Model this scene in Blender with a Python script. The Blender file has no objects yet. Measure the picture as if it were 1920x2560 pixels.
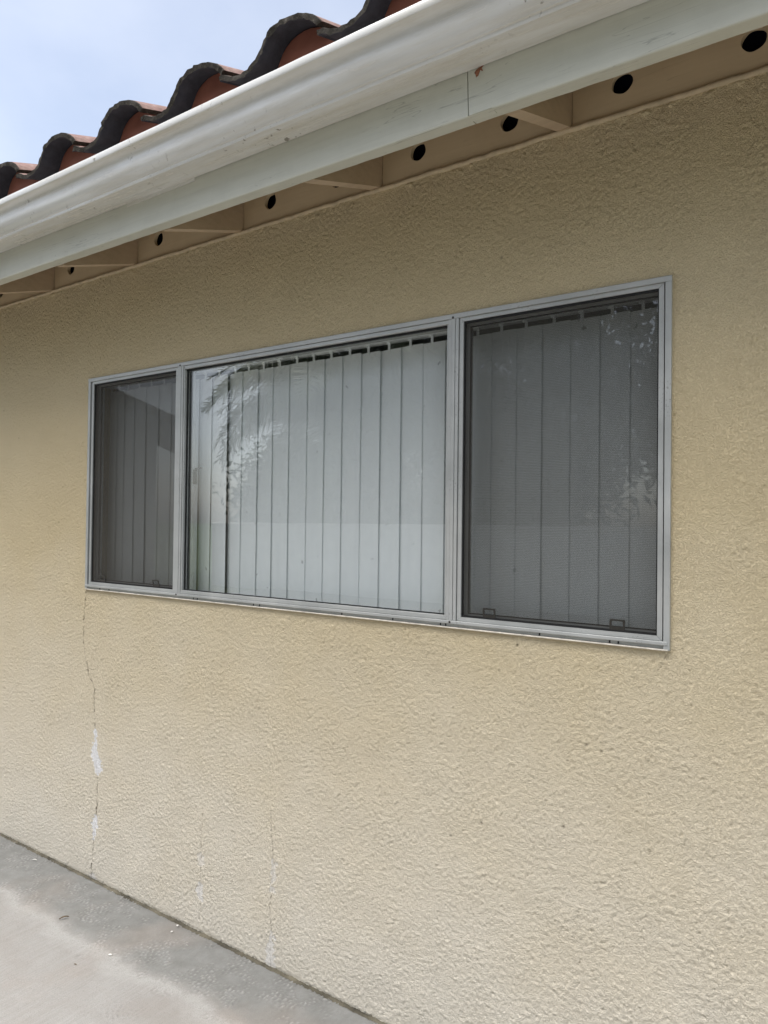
import bpy, math, random
import numpy as np
from mathutils import Vector, Matrix

random.seed(7)
scene = bpy.context.scene
C = scene.collection
R = math.radians

# ------------------------------------------------------------------ camera
YAW, PITCH, ROLL = 0.62038, 0.01546, 0.01201
CAM = Vector((2.91312, -1.86422, 1.51934))
f = Vector((-math.sin(YAW) * math.cos(PITCH), math.cos(YAW) * math.cos(PITCH), math.sin(PITCH)))
r = Vector((math.cos(YAW), math.sin(YAW), 0)); u = r.cross(f)
r2 = r * math.cos(ROLL) + u * math.sin(ROLL); u2 = -r * math.sin(ROLL) + u * math.cos(ROLL)
cam = bpy.data.cameras.new('camera'); cam_o = bpy.data.objects.new('camera', cam); C.objects.link(cam_o)
cam.sensor_fit = 'VERTICAL'; cam.sensor_height = 36.0; cam.sensor_width = 27.0
cam.lens = 25.977; cam.clip_start = 0.05; cam.clip_end = 2000
cam_o.matrix_world = Matrix(((r2.x, u2.x, -f.x, CAM.x), (r2.y, u2.y, -f.y, CAM.y), (r2.z, u2.z, -f.z, CAM.z), (0, 0, 0, 1)))
scene.camera = cam_o

# ------------------------------------------------------------------ world, sun, exposure
SUN_EL, SUN_AZ = 73.0, 200.0            # azimuth clockwise from +Y: the sun stands behind the photographer
world = bpy.data.worlds.new('World'); scene.world = world; world.use_nodes = True
wn, wl = world.node_tree.nodes, world.node_tree.links
wn.clear()
sky = wn.new('ShaderNodeTexSky'); sky.sky_type = 'NISHITA'; sky.sun_disc = False
sky.sun_elevation = R(SUN_EL); sky.sun_rotation = R(SUN_AZ)
sky.air_density = 1.0; sky.dust_density = 2.6; sky.ozone_density = 1.0
tc = wn.new('ShaderNodeTexCoord')
mp = wn.new('ShaderNodeMapping'); mp.inputs['Scale'].default_value = (1.2, 1.2, 2.4)
nz = wn.new('ShaderNodeTexNoise'); nz.inputs['Scale'].default_value = 1.9; nz.inputs['Detail'].default_value = 6; nz.inputs['Roughness'].default_value = 0.5
rmp = wn.new('ShaderNodeMapRange'); rmp.inputs['From Min'].default_value = 0.35; rmp.inputs['From Max'].default_value = 0.7
rmp.inputs['To Min'].default_value = 0.5; rmp.inputs['To Max'].default_value = 1.0
mx = wn.new('ShaderNodeMix'); mx.data_type = 'RGBA'
hsv = wn.new('ShaderNodeHueSaturation'); hsv.inputs['Saturation'].default_value = 0.42; hsv.inputs['Value'].default_value = 1.45   # thin bright veil of cloud over the same sky
bg = wn.new('ShaderNodeBackground'); bg.inputs['Strength'].default_value = 0.1
wo = wn.new('ShaderNodeOutputWorld')
wl.new(tc.outputs['Generated'], mp.inputs['Vector']); wl.new(mp.outputs['Vector'], nz.inputs['Vector'])
wl.new(nz.outputs['Fac'], rmp.inputs['Value']); wl.new(rmp.outputs['Result'], mx.inputs['Factor'])
wl.new(sky.outputs['Color'], mx.inputs['A']); wl.new(sky.outputs['Color'], hsv.inputs['Color']); wl.new(hsv.outputs['Color'], mx.inputs['B']); wl.new(mx.outputs['Result'], bg.inputs['Color'])
wl.new(bg.outputs['Background'], wo.inputs['Surface'])

sun = bpy.data.lights.new('sun', 'SUN'); sun.energy = 2.0; sun.angle = R(50); sun.color = (1.0, 0.98, 0.95)
sun_o = bpy.data.objects.new('sun', sun); C.objects.link(sun_o)
sd = Vector((math.sin(R(SUN_AZ)) * math.cos(R(SUN_EL)), math.cos(R(SUN_AZ)) * math.cos(R(SUN_EL)), math.sin(R(SUN_EL))))
sun_o.rotation_euler = sd.to_track_quat('Z', 'Y').to_euler(); sun_o.location = (0, -6, 12)

scene.view_settings.view_transform = 'Standard'; scene.view_settings.look = 'None'
scene.view_settings.exposure = 1.08; scene.view_settings.gamma = 1.0; scene.view_settings.use_curve_mapping = False
scene.render.engine = 'CYCLES'
scene.cycles.use_denoising = True
scene.cycles.max_bounces = 10; scene.cycles.diffuse_bounces = 5; scene.cycles.glossy_bounces = 4
scene.cycles.transparent_max_bounces = 24; scene.cycles.caustics_reflective = False; scene.cycles.caustics_refractive = False
scene.cycles.sample_clamp_indirect = 6

# ------------------------------------------------------------------ materials
def mat(name):
    m = bpy.data.materials.new(name); m.use_nodes = True
    n, l = m.node_tree.nodes, m.node_tree.links
    n.clear()
    out = n.new('ShaderNodeOutputMaterial')
    return m, n, l, out
def noise(n, l, vec, scale, detail=4, rough=0.5, dist=0.0):
    t = n.new('ShaderNodeTexNoise'); t.inputs['Scale'].default_value = scale; t.inputs['Detail'].default_value = detail
    t.inputs['Roughness'].default_value = rough; t.inputs['Distortion'].default_value = dist
    l.new(vec, t.inputs['Vector']); return t.outputs['Fac']
def ramp(n, l, fac, stops):
    c = n.new('ShaderNodeValToRGB'); e = c.color_ramp.elements
    while len(e) < len(stops): e.new(0.5)
    for k, (p, col) in enumerate(stops):
        e[k].position = p; e[k].color = (*col, 1) if len(col) == 3 else col
    l.new(fac, c.inputs['Fac']); return c.outputs['Color']
def mixc(n, l, fac, a, b, mode='MIX'):
    m = n.new('ShaderNodeMix'); m.data_type = 'RGBA'; m.blend_type = mode
    for s, v in (('Factor', fac), ('A', a), ('B', b)):
        if hasattr(v, 'links'): l.new(v, m.inputs[s])
        else: m.inputs[s].default_value = v if s == 'Factor' else (*v, 1)
    return m.outputs['Result']
def mapr(n, l, v, a, b, c, d):
    m = n.new('ShaderNodeMapRange'); m.clamp = True
    for k, x in zip(('From Min', 'From Max', 'To Min', 'To Max'), (a, b, c, d)): m.inputs[k].default_value = x
    l.new(v, m.inputs['Value']); return m.outputs['Result']
def math_(n, l, op, a, b=0.0):
    m = n.new('ShaderNodeMath'); m.operation = op
    for k, v in ((0, a), (1, b)):
        if hasattr(v, 'links'): l.new(v, m.inputs[k])
        else: m.inputs[k].default_value = v
    return m.outputs[0]
def bump(n, l, h, strength=0.3, dist=0.002):
    b = n.new('ShaderNodeBump'); b.inputs['Strength'].default_value = strength; b.inputs['Distance'].default_value = dist
    l.new(h, b.inputs['Height']); return b.outputs['Normal']
def pbsdf(n, l, out, col, rough=0.7, metal=0.0, spec=0.5, normal=None):
    b = n.new('ShaderNodeBsdfPrincipled')
    for k, v in (('Base Color', col), ('Roughness', rough), ('Metallic', metal), ('Specular IOR Level', spec)):
        if hasattr(v, 'links'): l.new(v, b.inputs[k])
        elif k == 'Base Color': b.inputs[k].default_value = (*v, 1)
        else: b.inputs[k].default_value = v
    if normal: l.new(normal, b.inputs['Normal'])
    l.new(b.outputs[0], out.inputs['Surface']); return b
def objco(n):
    return n.new('ShaderNodeTexCoord').outputs['Object']
def stretch(n, l, vec, s):
    m = n.new('ShaderNodeMapping'); m.inputs['Scale'].default_value = s; l.new(vec, m.inputs['Vector']); return m.outputs['Vector']

def m_simple(name, col, rough=0.6, metal=0.0, var=0.12, scale=8.0, spec=0.4, bmp=0.0, bscale=60.0):
    m, n, l, out = mat(name); v = objco(n)
    k = noise(n, l, v, scale, 5, 0.6)
    c = ramp(n, l, k, [(0.3, tuple(x * (1 - var) for x in col)), (0.7, tuple(min(1, x * (1 + var)) for x in col))])
    nm = bump(n, l, noise(n, l, v, bscale, 4), 0.4, bmp) if bmp else None
    pbsdf(n, l, out, c, rough, metal, spec, nm); return m

def m_stucco():
    m, n, l, out = mat('painted_stucco'); v = objco(n)
    a = noise(n, l, v, 0.9, 4, 0.55)
    c = ramp(n, l, a, [(0.3, (0.635, 0.522, 0.322)), (0.5, (0.655, 0.545, 0.345)), (0.72, (0.67, 0.565, 0.368))])
    b = noise(n, l, v, 7, 5, 0.65)
    c = mixc(n, l, mapr(n, l, b, 0.45, 0.8, 0, 0.07), c, (0.45, 0.38, 0.26))
    # pale dusty faded base, ragged, stretched upward to paint in the brighter lower light
    sep = n.new('ShaderNodeSeparateXYZ'); l.new(v, sep.inputs[0])
    zz = math_(n, l, 'ADD', sep.outputs['Z'], math_(n, l, 'MULTIPLY', math_(n, l, 'SUBTRACT', noise(n, l, v, 3.0, 4), 0.5), 0.7))
    c = mixc(n, l, mapr(n, l, zz, 0.05, 1.45, 0.95, 0.0), c, (0.725, 0.675, 0.575))
    at = n.new('ShaderNodeAttribute'); at.attribute_name = 'patch'
    ck = n.new('ShaderNodeAttribute'); ck.attribute_name = 'crack'
    pc = ramp(n, l, noise(n, l, v, 60, 4), [(0.35, (0.76, 0.745, 0.73)), (0.65, (0.87, 0.865, 0.86))])
    c = mixc(n, l, at.outputs['Fac'], c, pc)
    c = mixc(n, l, ck.outputs['Fac'], c, (0.19, 0.155, 0.11))
    # scattered tiny dirt pits
    vo = n.new('ShaderNodeTexVoronoi'); vo.inputs['Scale'].default_value = 16; l.new(v, vo.inputs['Vector'])
    pit = math_(n, l, 'MULTIPLY', mapr(n, l, vo.outputs['Distance'], 0.05, 0.09, 1, 0), mapr(n, l, noise(n, l, v, 5, 2), 0.55, 0.65, 0, 0.45))
    c = mixc(n, l, pit, c, (0.2, 0.16, 0.1))
    # sand grain: sharp little pits and grits a few millimetres across
    v1 = n.new('ShaderNodeTexVoronoi'); v1.inputs['Scale'].default_value = 210; l.new(v, v1.inputs['Vector'])
    g1 = noise(n, l, v, 260, 3, 0.65, 0.4); g2 = noise(n, l, v, 95, 3, 0.6, 0.6)
    h = math_(n, l, 'ADD', math_(n, l, 'MULTIPLY', mapr(n, l, g1, 0.36, 0.54, 0, 1), 1.0), math_(n, l, 'ADD', math_(n, l, 'MULTIPLY', g2, 1.3), math_(n, l, 'MULTIPLY', v1.outputs['Distance'], 0.5)))
    pbsdf(n, l, out, c, 0.92, 0, 0.25, bump(n, l, h, 0.75, 0.0025)); return m

def m_concrete():
    m, n, l, out = mat('weathered_concrete'); v = objco(n)
    sep = n.new('ShaderNodeSeparateXYZ'); l.new(v, sep.inputs[0])
    big = noise(n, l, v, 3.2, 5, 0.55)
    base = ramp(n, l, big, [(0.3, (0.265, 0.245, 0.224)), (0.48, (0.295, 0.285, 0.268)), (0.7, (0.322, 0.319, 0.305))])
    # broom lines run square to the wall
    br = noise(n, l, stretch(n, l, v, (170, 4, 1)), 1.0, 3, 0.6)
    base = mixc(n, l, mapr(n, l, br, 0.36, 0.62, 0.0, 0.5), base, (0.244, 0.231, 0.212))
    # grey washed-out strip under the drip line, ragged edge
    wob = math_(n, l, 'ADD', math_(n, l, 'MULTIPLY', math_(n, l, 'SUBTRACT', noise(n, l, v, 3.5, 5, 0.6), 0.5), 0.26),
                math_(n, l, 'MULTIPLY', math_(n, l, 'SUBTRACT', noise(n, l, v, 30, 4, 0.6), 0.5), 0.05))
    yy = math_(n, l, 'ADD', sep.outputs['Y'], wob)
    gr = ramp(n, l, noise(n, l, v, 14, 6, 0.65), [(0.3, (0.160, 0.160, 0.150)), (0.55, (0.202, 0.203, 0.192)), (0.75, (0.239, 0.241, 0.231))])
    c = mixc(n, l, mapr(n, l, yy, -0.29, -0.215, 0, 1), base, gr)
    # pale rim of the strip
    rim = math_(n, l, 'MULTIPLY', mapr(n, l, yy, -0.36, -0.30, 0, 1), mapr(n, l, yy, -0.30, -0.26, 1, 0))
    c = mixc(n, l, math_(n, l, 'MULTIPLY', rim, 0.55), c, (0.378, 0.376, 0.359))
    # exposed aggregate
    at = n.new('ShaderNodeAttribute'); at.attribute_name = 'pit'
    c = mixc(n, l, math_(n, l, 'MULTIPLY', at.outputs['Fac'], 0.6), c, (0.15, 0.145, 0.135))
    lt = n.new('ShaderNodeAttribute'); lt.attribute_name = 'peb'
    c = mixc(n, l, math_(n, l, 'MULTIPLY', lt.outputs['Fac'], 0.45), c, (0.52, 0.51, 0.48))
    # rusty tint patches
    c = mixc(n, l, mapr(n, l, noise(n, l, v, 2.2, 3), 0.56, 0.7, 0, 0.22), c, (0.34, 0.275, 0.225))
    sp = noise(n, l, v, 420, 2)
    c = mixc(n, l, mapr(n, l, sp, 0.52, 0.66, 0, 0.55), c, (0.17, 0.16, 0.15))
    h = math_(n, l, 'ADD', math_(n, l, 'MULTIPLY', br, 0.5), noise(n, l, v, 260, 4, 0.65))
    pbsdf(n, l, out, c, 0.88, 0, 0.3, bump(n, l, h, 0.8, 0.002)); return m

def m_wood_paint(name, col, dirt, grain=0.5, rough=0.6):
    m, n, l, out = mat(name); v = objco(n)
    g = noise(n, l, stretch(n, l, v, (3, 14, 55)), 1.0, 5, 0.65, 0.6)
    c = mixc(n, l, mapr(n, l, g, 0.4, 0.7, 0, 0.28 * grain), col, dirt)
    s = noise(n, l, v, 6, 5, 0.65)
    c = mixc(n, l, mapr(n, l, s, 0.5, 0.85, 0, 0.4), c, dirt)
    # hairline checks along the board
    ch = noise(n, l, stretch(n, l, v, (2.2, 40, 40)), 1.0, 3, 0.5, 0.3)
    line = math_(n, l, 'ABSOLUTE', math_(n, l, 'SUBTRACT', ch, 0.5))
    msk = mapr(n, l, noise(n, l, v, 2.3, 2), 0.55, 0.62, 0, 1)
    c = mixc(n, l, math_(n, l, 'MULTIPLY', mapr(n, l, line, 0.0, 0.007, 0.55 * grain, 0), msk), c, tuple(x * 0.3 for x in dirt))
    pbsdf(n, l, out, c, rough, 0, 0.4, bump(n, l, g, 0.35, 0.0012)); return m

def m_gutter():
    m, n, l, out = mat('gutter_enamel'); v = objco(n)
    c = ramp(n, l, noise(n, l, stretch(n, l, v, (2, 18, 18)), 1.0, 5, 0.6), [(0.3, (0.61, 0.60, 0.555)), (0.65, (0.715, 0.71, 0.68))])
    # grime settled as stains along the run
    d = noise(n, l, stretch(n, l, v, (3, 30, 30)), 1.0, 6, 0.7)
    c = mixc(n, l, mapr(n, l, d, 0.42, 0.72, 0, 0.65), c, (0.50, 0.455, 0.36))
    sp = noise(n, l, v, 42, 3, 0.6)
    msk = mapr(n, l, noise(n, l, v, 3.5, 2), 0.5, 0.62, 0, 1)
    c = mixc(n, l, math_(n, l, 'MULTIPLY', mapr(n, l, sp, 0.63, 0.67, 0, 0.8), msk), c, (0.17, 0.145, 0.11))
    b = pbsdf(n, l, out, c, mapr(n, l, d, 0.3, 0.7, 0.12, 0.34), 0, 0.8); return m

def m_alu():
    m, n, l, out = mat('dull_aluminium'); v = objco(n)
    a = noise(n, l, v, 5, 5, 0.6)
    c = ramp(n, l, a, [(0.3, (0.41, 0.42, 0.405)), (0.7, (0.55, 0.56, 0.54))])
    st = noise(n, l, v, 190, 3, 0.6); msk = mapr(n, l, noise(n, l, v, 9, 3), 0.5, 0.62, 0, 1)
    c = mixc(n, l, math_(n, l, 'MULTIPLY', mapr(n, l, st, 0.6, 0.66, 0, 0.6), msk), c, (0.16, 0.15, 0.13))
    c = mixc(n, l, mapr(n, l, noise(n, l, v, 2.5, 4), 0.5, 0.75, 0, 0.25), c, (0.45, 0.42, 0.36))
    pbsdf(n, l, out, c, mapr(n, l, a, 0.3, 0.7, 0.36, 0.5), 0.3, 0.5); return m

def m_glass():
    m, n, l, out = mat('window_glass')
    g = n.new('ShaderNodeNewGeometry')
    dp = n.new('ShaderNodeVectorMath'); dp.operation = 'DOT_PRODUCT'
    l.new(g.outputs['Incoming'], dp.inputs[0]); l.new(g.outputs['Normal'], dp.inputs[1])
    cs = math_(n, l, 'ABSOLUTE', dp.outputs['Value'])
    p5 = math_(n, l, 'POWER', math_(n, l, 'SUBTRACT', 1.0, cs), 5.0)
    fr = math_(n, l, 'ADD', math_(n, l, 'MULTIPLY', p5, 0.88), 0.12)
    v = objco(n)
    tr = n.new('ShaderNodeBsdfTransparent'); tr.inputs['Color'].default_value = (0.994, 1.0, 0.998, 1)
    gl = n.new('ShaderNodeBsdfGlossy'); gl.inputs['Roughness'].default_value = 0.0
    l.new(bump(n, l, noise(n, l, v, 1.7, 2), 0.03, 0.02), gl.inputs['Normal'])
    mx = n.new('ShaderNodeMixShader'); l.new(fr, mx.inputs[0]); l.new(tr.outputs[0], mx.inputs[1]); l.new(gl.outputs[0], mx.inputs[2])
    # a film of dust and a few specks
    df = n.new('ShaderNodeBsdfDiffuse'); df.inputs['Color'].default_value = (0.5, 0.5, 0.48, 1)
    dust = mapr(n, l, noise(n, l, v, 3, 5, 0.6), 0.35, 0.8, 0.003, 0.016)
    m2 = n.new('ShaderNodeMixShader'); l.new(dust, m2.inputs[0]); l.new(mx.outputs[0], m2.inputs[1]); l.new(df.outputs[0], m2.inputs[2])
    l.new(m2.outputs[0], out.inputs['Surface']); return m

def m_screen():
    m, n, l, out = mat('insect_screen'); v = objco(n)
    tr = n.new('ShaderNodeBsdfTransparent')
    df = n.new('ShaderNodeBsdfDiffuse'); df.inputs['Color'].default_value = (0.085, 0.08, 0.07, 1)
    # woven wires: fine threads both ways, a little slack so the weave beats against the eye
    wv = noise(n, l, v, 2.4, 3, 0.5)
    sep = n.new('ShaderNodeSeparateXYZ'); l.new(v, sep.inputs[0])
    zz = math_(n, l, 'ADD', math_(n, l, 'MULTIPLY', sep.outputs['Z'], 1450.0), math_(n, l, 'MULTIPLY', wv, 26.0))
    th = mapr(n, l, math_(n, l, 'SINE', zz), -1, 1, -0.045, 0.045)
    # wires hide more of the view the more aslant they are seen
    g = n.new('ShaderNodeNewGeometry'); dp = n.new('ShaderNodeVectorMath'); dp.operation = 'DOT_PRODUCT'
    l.new(g.outputs['Incoming'], dp.inputs[0]); l.new(g.outputs['Normal'], dp.inputs[1])
    cs = math_(n, l, 'MAXIMUM', math_(n, l, 'ABSOLUTE', dp.outputs['Value']), 0.34)
    cov = mapr(n, l, wv, 0.3, 0.7, 0.185, 0.215)
    op = math_(n, l, 'MULTIPLY', math_(n, l, 'SUBTRACT', 1.0, cov), math_(n, l, 'SUBTRACT', 1.0, math_(n, l, 'DIVIDE', cov, math_(n, l, 'POWER', cs, 1.5))))
    fac = math_(n, l, 'ADD', math_(n, l, 'SUBTRACT', 1.0, op), th)
    mx = n.new('ShaderNodeMixShader'); l.new(fac, mx.inputs[0]); l.new(tr.outputs[0], mx.inputs[1]); l.new(df.outputs[0], mx.inputs[2])
    l.new(mx.outputs[0], out.inputs['Surface']); return m

def m_vane():
    m, n, l, out = mat('blind_vinyl'); v = objco(n)
    c = ramp(n, l, noise(n, l, stretch(n, l, v, (30, 30, 1.0)), 1, 3), [(0.3, (0.85, 0.89, 0.885)), (0.7, (0.89, 0.93, 0.92))])
    c = mixc(n, l, mapr(n, l, noise(n, l, v, 38, 2), 0.74, 0.76, 0, 0.5), c, (0.2, 0.2, 0.2))
    b = pbsdf(n, l, out, c, 0.5, 0, 0.35)
    return m

def m_leaf(name, a, b):
    m, n, l, out = mat(name); v = objco(n)
    oi = n.new('ShaderNodeNewGeometry')
    c = ramp(n, l, oi.outputs['Random Per Island'], [(0.0, a), (1.0, b)])
    df = n.new('ShaderNodeBsdfPrincipled'); l.new(c, df.inputs['Base Color']); df.inputs['Roughness'].default_value = 0.45
    ts = n.new('ShaderNodeBsdfTranslucent'); l.new(c, ts.inputs['Color'])
    mx = n.new('ShaderNodeMixShader'); mx.inputs[0].default_value = 0.25
    l.new(df.outputs[0], mx.inputs[1]); l.new(ts.outputs[0], mx.inputs[2]); l.new(mx.outputs[0], out.inputs['Surface']); return m

def m_tile_top():
    m, n, l, out = mat('terracotta_slurry'); v = objco(n)
    c = ramp(n, l, noise(n, l, v, 22, 6, 0.7), [(0.3, (0.16, 0.095, 0.08)), (0.55, (0.28, 0.18, 0.155)), (0.75, (0.38, 0.29, 0.255))])
    c = mixc(n, l, mapr(n, l, noise(n, l, v, 9, 5, 0.7), 0.5, 0.7, 0, 0.6), c, (0.10, 0.09, 0.06))
    pbsdf(n, l, out, c, 0.95, 0, 0.2, bump(n, l, noise(n, l, v, 160, 4, 0.7), 0.8, 0.003)); return m
def m_tile_edge():
    m, n, l, out = mat('lichen_dark_concrete'); v = objco(n)
    c = ramp(n, l, noise(n, l, v, 90, 5, 0.7), [(0.3, (0.022, 0.02, 0.017)), (0.6, (0.06, 0.053, 0.043)), (0.78, (0.19, 0.17, 0.15))])
    pbsdf(n, l, out, c, 0.97, 0, 0.15, bump(n, l, noise(n, l, v, 220, 4, 0.7), 1.0, 0.004)); return m

STUCCO = m_stucco(); CONC = m_concrete()
FASCIA = m_wood_paint('fascia_white_paint', (0.58, 0.58, 0.50), (0.38, 0.38, 0.32), 0.8, 0.55)
TAN = m_wood_paint('tan_board_paint', (0.60, 0.485, 0.315), (0.40, 0.30, 0.18), 0.6, 0.65)
RAFT = m_wood_paint('tan_rafter_paint', (0.56, 0.44, 0.31), (0.34, 0.24, 0.155), 1.0, 0.65)
GUT = m_gutter(); ALU = m_alu(); GLASS = m_glass(); SCREEN = m_screen(); VANE = m_vane()
RUBBER = m_simple('black_rubber', (0.012, 0.012, 0.012), 0.6, var=0.3)
PULL = m_simple('bronze_plastic', (0.035, 0.032, 0.027), 0.45, var=0.25, scale=60)
STEEL = m_simple('rusty_screw', (0.05, 0.042, 0.035), 0.5, 0.5, 0.4, 300)
RUST = m_simple('rust_red', (0.27, 0.12, 0.07), 0.9, var=0.4, scale=200)
BRASS = m_simple('aged_brass', (0.022, 0.02, 0.014), 0.5, 0.0, 0.4, 90)
CAULK = m_simple('tan_caulk', (0.50, 0.405, 0.27), 0.7, var=0.2, scale=30, bmp=0.002, bscale=70)
CREAM = m_simple('cream_caulk', (0.66, 0.61, 0.52), 0.6, var=0.25, scale=40)
ROOM = m_simple('room_plaster', (0.42, 0.41, 0.39), 0.85)
DECK = m_simple('roof_plywood', (0.28, 0.20, 0.13), 0.85)
REDFILL = m_simple('red_mortar', (0.33, 0.125, 0.085), 0.75, var=0.16, scale=9, bmp=0.001, bscale=40)
TILE_T = m_tile_top(); TILE_E = m_tile_edge()
DARK_UNDER = m_simple('tile_underside', (0.045, 0.046, 0.06), 0.9, var=0.3, scale=30, bmp=0.002, bscale=120)  # dark aged concrete, with the bluish cast of shade mixed into its colour
HOLE_SHADE = m_simple('hole_shade_blue', (0.015, 0.018, 0.04), 0.9)  # near-black blue standing in for the shade inside the vent holes

# ------------------------------------------------------------------ mesh helpers
class MB:
    def __init__(s): s.v, s.f, s.mi = [], [], []
    def add(s, vs, fs, mi=0):
        b = len(s.v); s.v += [tuple(p) for p in vs]
        for q in fs: s.f.append(tuple(b + k for k in q)); s.mi.append(mi)
    def box(s, x0, x1, y0, y1, z0, z1, c=0.0, mi=0):
        if c <= 0:
            s.add([(x0,y0,z0),(x1,y0,z0),(x1,y1,z0),(x0,y1,z0),(x0,y0,z1),(x1,y0,z1),(x1,y1,z1),(x0,y1,z1)],
                  [(0,3,2,1),(4,5,6,7),(0,1,5,4),(1,2,6,5),(2,3,7,6),(3,0,4,7)], mi); return
        vs = []; idx = {}
        X, Y, Z = (x0, x1), (y0, y1), (z0, z1); S = (1, -1)
        for i in (0,1):
            for j in (0,1):
                for k in (0,1):
                    for a in range(3):
                        d = [c*S[i], c*S[j], c*S[k]]; d[a] = 0
                        idx[i,j,k,a] = len(vs); vs.append((X[i]+d[0], Y[j]+d[1], Z[k]+d[2]))
        fs = []
        for i in (0,1): fs.append([idx[i,0,0,0], idx[i,1,0,0], idx[i,1,1,0], idx[i,0,1,0]][::(-1 if i == 0 else 1)])
        for j in (0,1): fs.append([idx[0,j,0,1], idx[1,j,0,1], idx[1,j,1,1], idx[0,j,1,1]][::(1 if j == 0 else -1)])
        for k in (0,1): fs.append([idx[0,0,k,2], idx[1,0,k,2], idx[1,1,k,2], idx[0,1,k,2]][::(-1 if k == 0 else 1)])
        for i in (0,1):
            for j in (0,1): fs.append([idx[i,j,0,0], idx[i,j,1,0], idx[i,j,1,1], idx[i,j,0,1]])
            for k in (0,1): fs.append([idx[i,0,k,0], idx[i,1,k,0], idx[i,1,k,2], idx[i,0,k,2]])
        for j in (0,1):
            for k in (0,1): fs.append([idx[0,j,k,1], idx[1,j,k,1], idx[1,j,k,2], idx[0,j,k,2]])
        for i in (0,1):
            for j in (0,1):
                for k in (0,1): fs.append([idx[i,j,k,0], idx[i,j,k,1], idx[i,j,k,2]])
        s.add(vs, fs, mi)
    def prism_y(s, poly, y0, y1, mi=0):            # polygon in XZ pushed along Y
        n = len(poly); vs = [(x, y0, z) for x, z in poly] + [(x, y1, z) for x, z in poly]
        s.add(vs, [tuple(range(n)), tuple(range(2*n-1, n-1, -1))] + [(k, n+k, n+(k+1) % n, (k+1) % n) for k in range(n)], mi)
    def prism_x(s, poly, x0, x1, mi=0):            # polygon in YZ pushed along X
        n = len(poly); vs = [(x0, y, z) for y, z in poly] + [(x1, y, z) for y, z in poly]
        s.add(vs, [tuple(range(n)), tuple(range(2*n-1, n-1, -1))] + [(k, n+k, n+(k+1) % n, (k+1) % n) for k in range(n)], mi)
    def tube(s, pts, rad, n=8, mi=0):
        rings = []
        for k, p in enumerate(pts):
            p = Vector(p); a = Vector(pts[max(k-1, 0)]); b = Vector(pts[min(k+1, len(pts)-1)]); d = (b-a).normalized()
            x = d.orthogonal().normalized(); y = d.cross(x); rr = rad[k] if hasattr(rad, '__len__') else rad
            rings.append([p + (x*math.cos(2*math.pi*i/n) + y*math.sin(2*math.pi*i/n))*rr for i in range(n)])
        vs = [q for g in rings for q in g]
        fs = [(k*n+i, k*n+(i+1) % n, (k+1)*n+(i+1) % n, (k+1)*n+i) for k in range(len(pts)-1) for i in range(n)]
        fs += [tuple(range(n-1, -1, -1)), tuple((len(pts)-1)*n+i for i in range(n))]
        s.add(vs, fs, mi)
    def mesh(s, name, mats, smooth=False, fix=True):
        me = bpy.data.meshes.new(name); me.from_pydata(s.v, [], s.f)
        for m in (mats if isinstance(mats, (list, tuple)) else [mats]): me.materials.append(m)
        me.polygons.foreach_set('material_index', s.mi)
        if fix:
            import bmesh
            bm = bmesh.new(); bm.from_mesh(me); bmesh.ops.recalc_face_normals(bm, faces=bm.faces); bm.to_mesh(me); bm.free()
        if smooth: me.polygons.foreach_set('use_smooth', [True]*len(me.polygons))
        me.update(); return me
    def build(s, name, mats, parent=None, smooth=False, fix=True):
        return link(name, s.mesh(name, mats, smooth, fix), parent)
def link(name, me, parent=None):
    o = bpy.data.objects.new(name, me); C.objects.link(o)
    if parent: o.parent = parent
    return o
def empty(name, loc=(0, 0, 0), parent=None):
    o = bpy.data.objects.new(name, None); C.objects.link(o); o.location = loc; o.empty_display_size = 0.2
    if parent: o.parent = parent
    return o
def tag(o, label=None, cat=None, group=None, kind=None):
    if label: o['label'] = label
    if cat: o['category'] = cat
    if group: o['group'] = group
    if kind: o['kind'] = kind
    return o
def grid_mesh(name, P, keep, mats, attrs=None):
    """P (rows, cols, 3), keep (rows-1, cols-1) mask"""
    rows, cols = P.shape[:2]
    ii = np.arange(rows*cols).reshape(rows, cols)
    q = np.stack([ii[:-1, :-1], ii[:-1, 1:], ii[1:, 1:], ii[1:, :-1]], -1)[keep]
    me = bpy.data.meshes.new(name)
    me.vertices.add(rows*cols); me.vertices.foreach_set('co', P.reshape(-1).astype(np.float32))
    me.loops.add(q.size); me.loops.foreach_set('vertex_index', q.reshape(-1).astype(np.int32))
    me.polygons.add(len(q)); me.polygons.foreach_set('loop_start', (np.arange(len(q))*4).astype(np.int32))
    me.polygons.foreach_set('use_smooth', np.ones(len(q), bool))
    for k, a in (attrs or {}).items():
        at = me.attributes.new(k, 'FLOAT', 'POINT'); at.data.foreach_set('value', a.reshape(-1).astype(np.float32))
    for m in (mats if isinstance(mats, (list, tuple)) else [mats]): me.materials.append(m)
    me.update(calc_edges=True); me.validate(); return me
RNG = np.random.default_rng(11)
def field(nx, nz, step, lo, hi, ax=1.0, az=1.0, seed=0):
    """band-passed random relief, wavelengths lo..hi in metres"""
    g = np.random.default_rng(seed)
    F = np.fft.rfft2(g.standard_normal((nz, nx)))
    kz = np.abs(np.fft.fftfreq(nz, step))[:, None]*az; kx = np.fft.rfftfreq(nx, step)[None]*ax
    k = np.sqrt(kx*kx + kz*kz) + 1e-9; L = 1/k
    w = np.exp(-(np.log(L/math.sqrt(lo*hi))/(0.5*math.log(hi/lo)))**2)
    h = np.fft.irfft2(F*w, s=(nz, nx)); return h/h.std()
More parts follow.
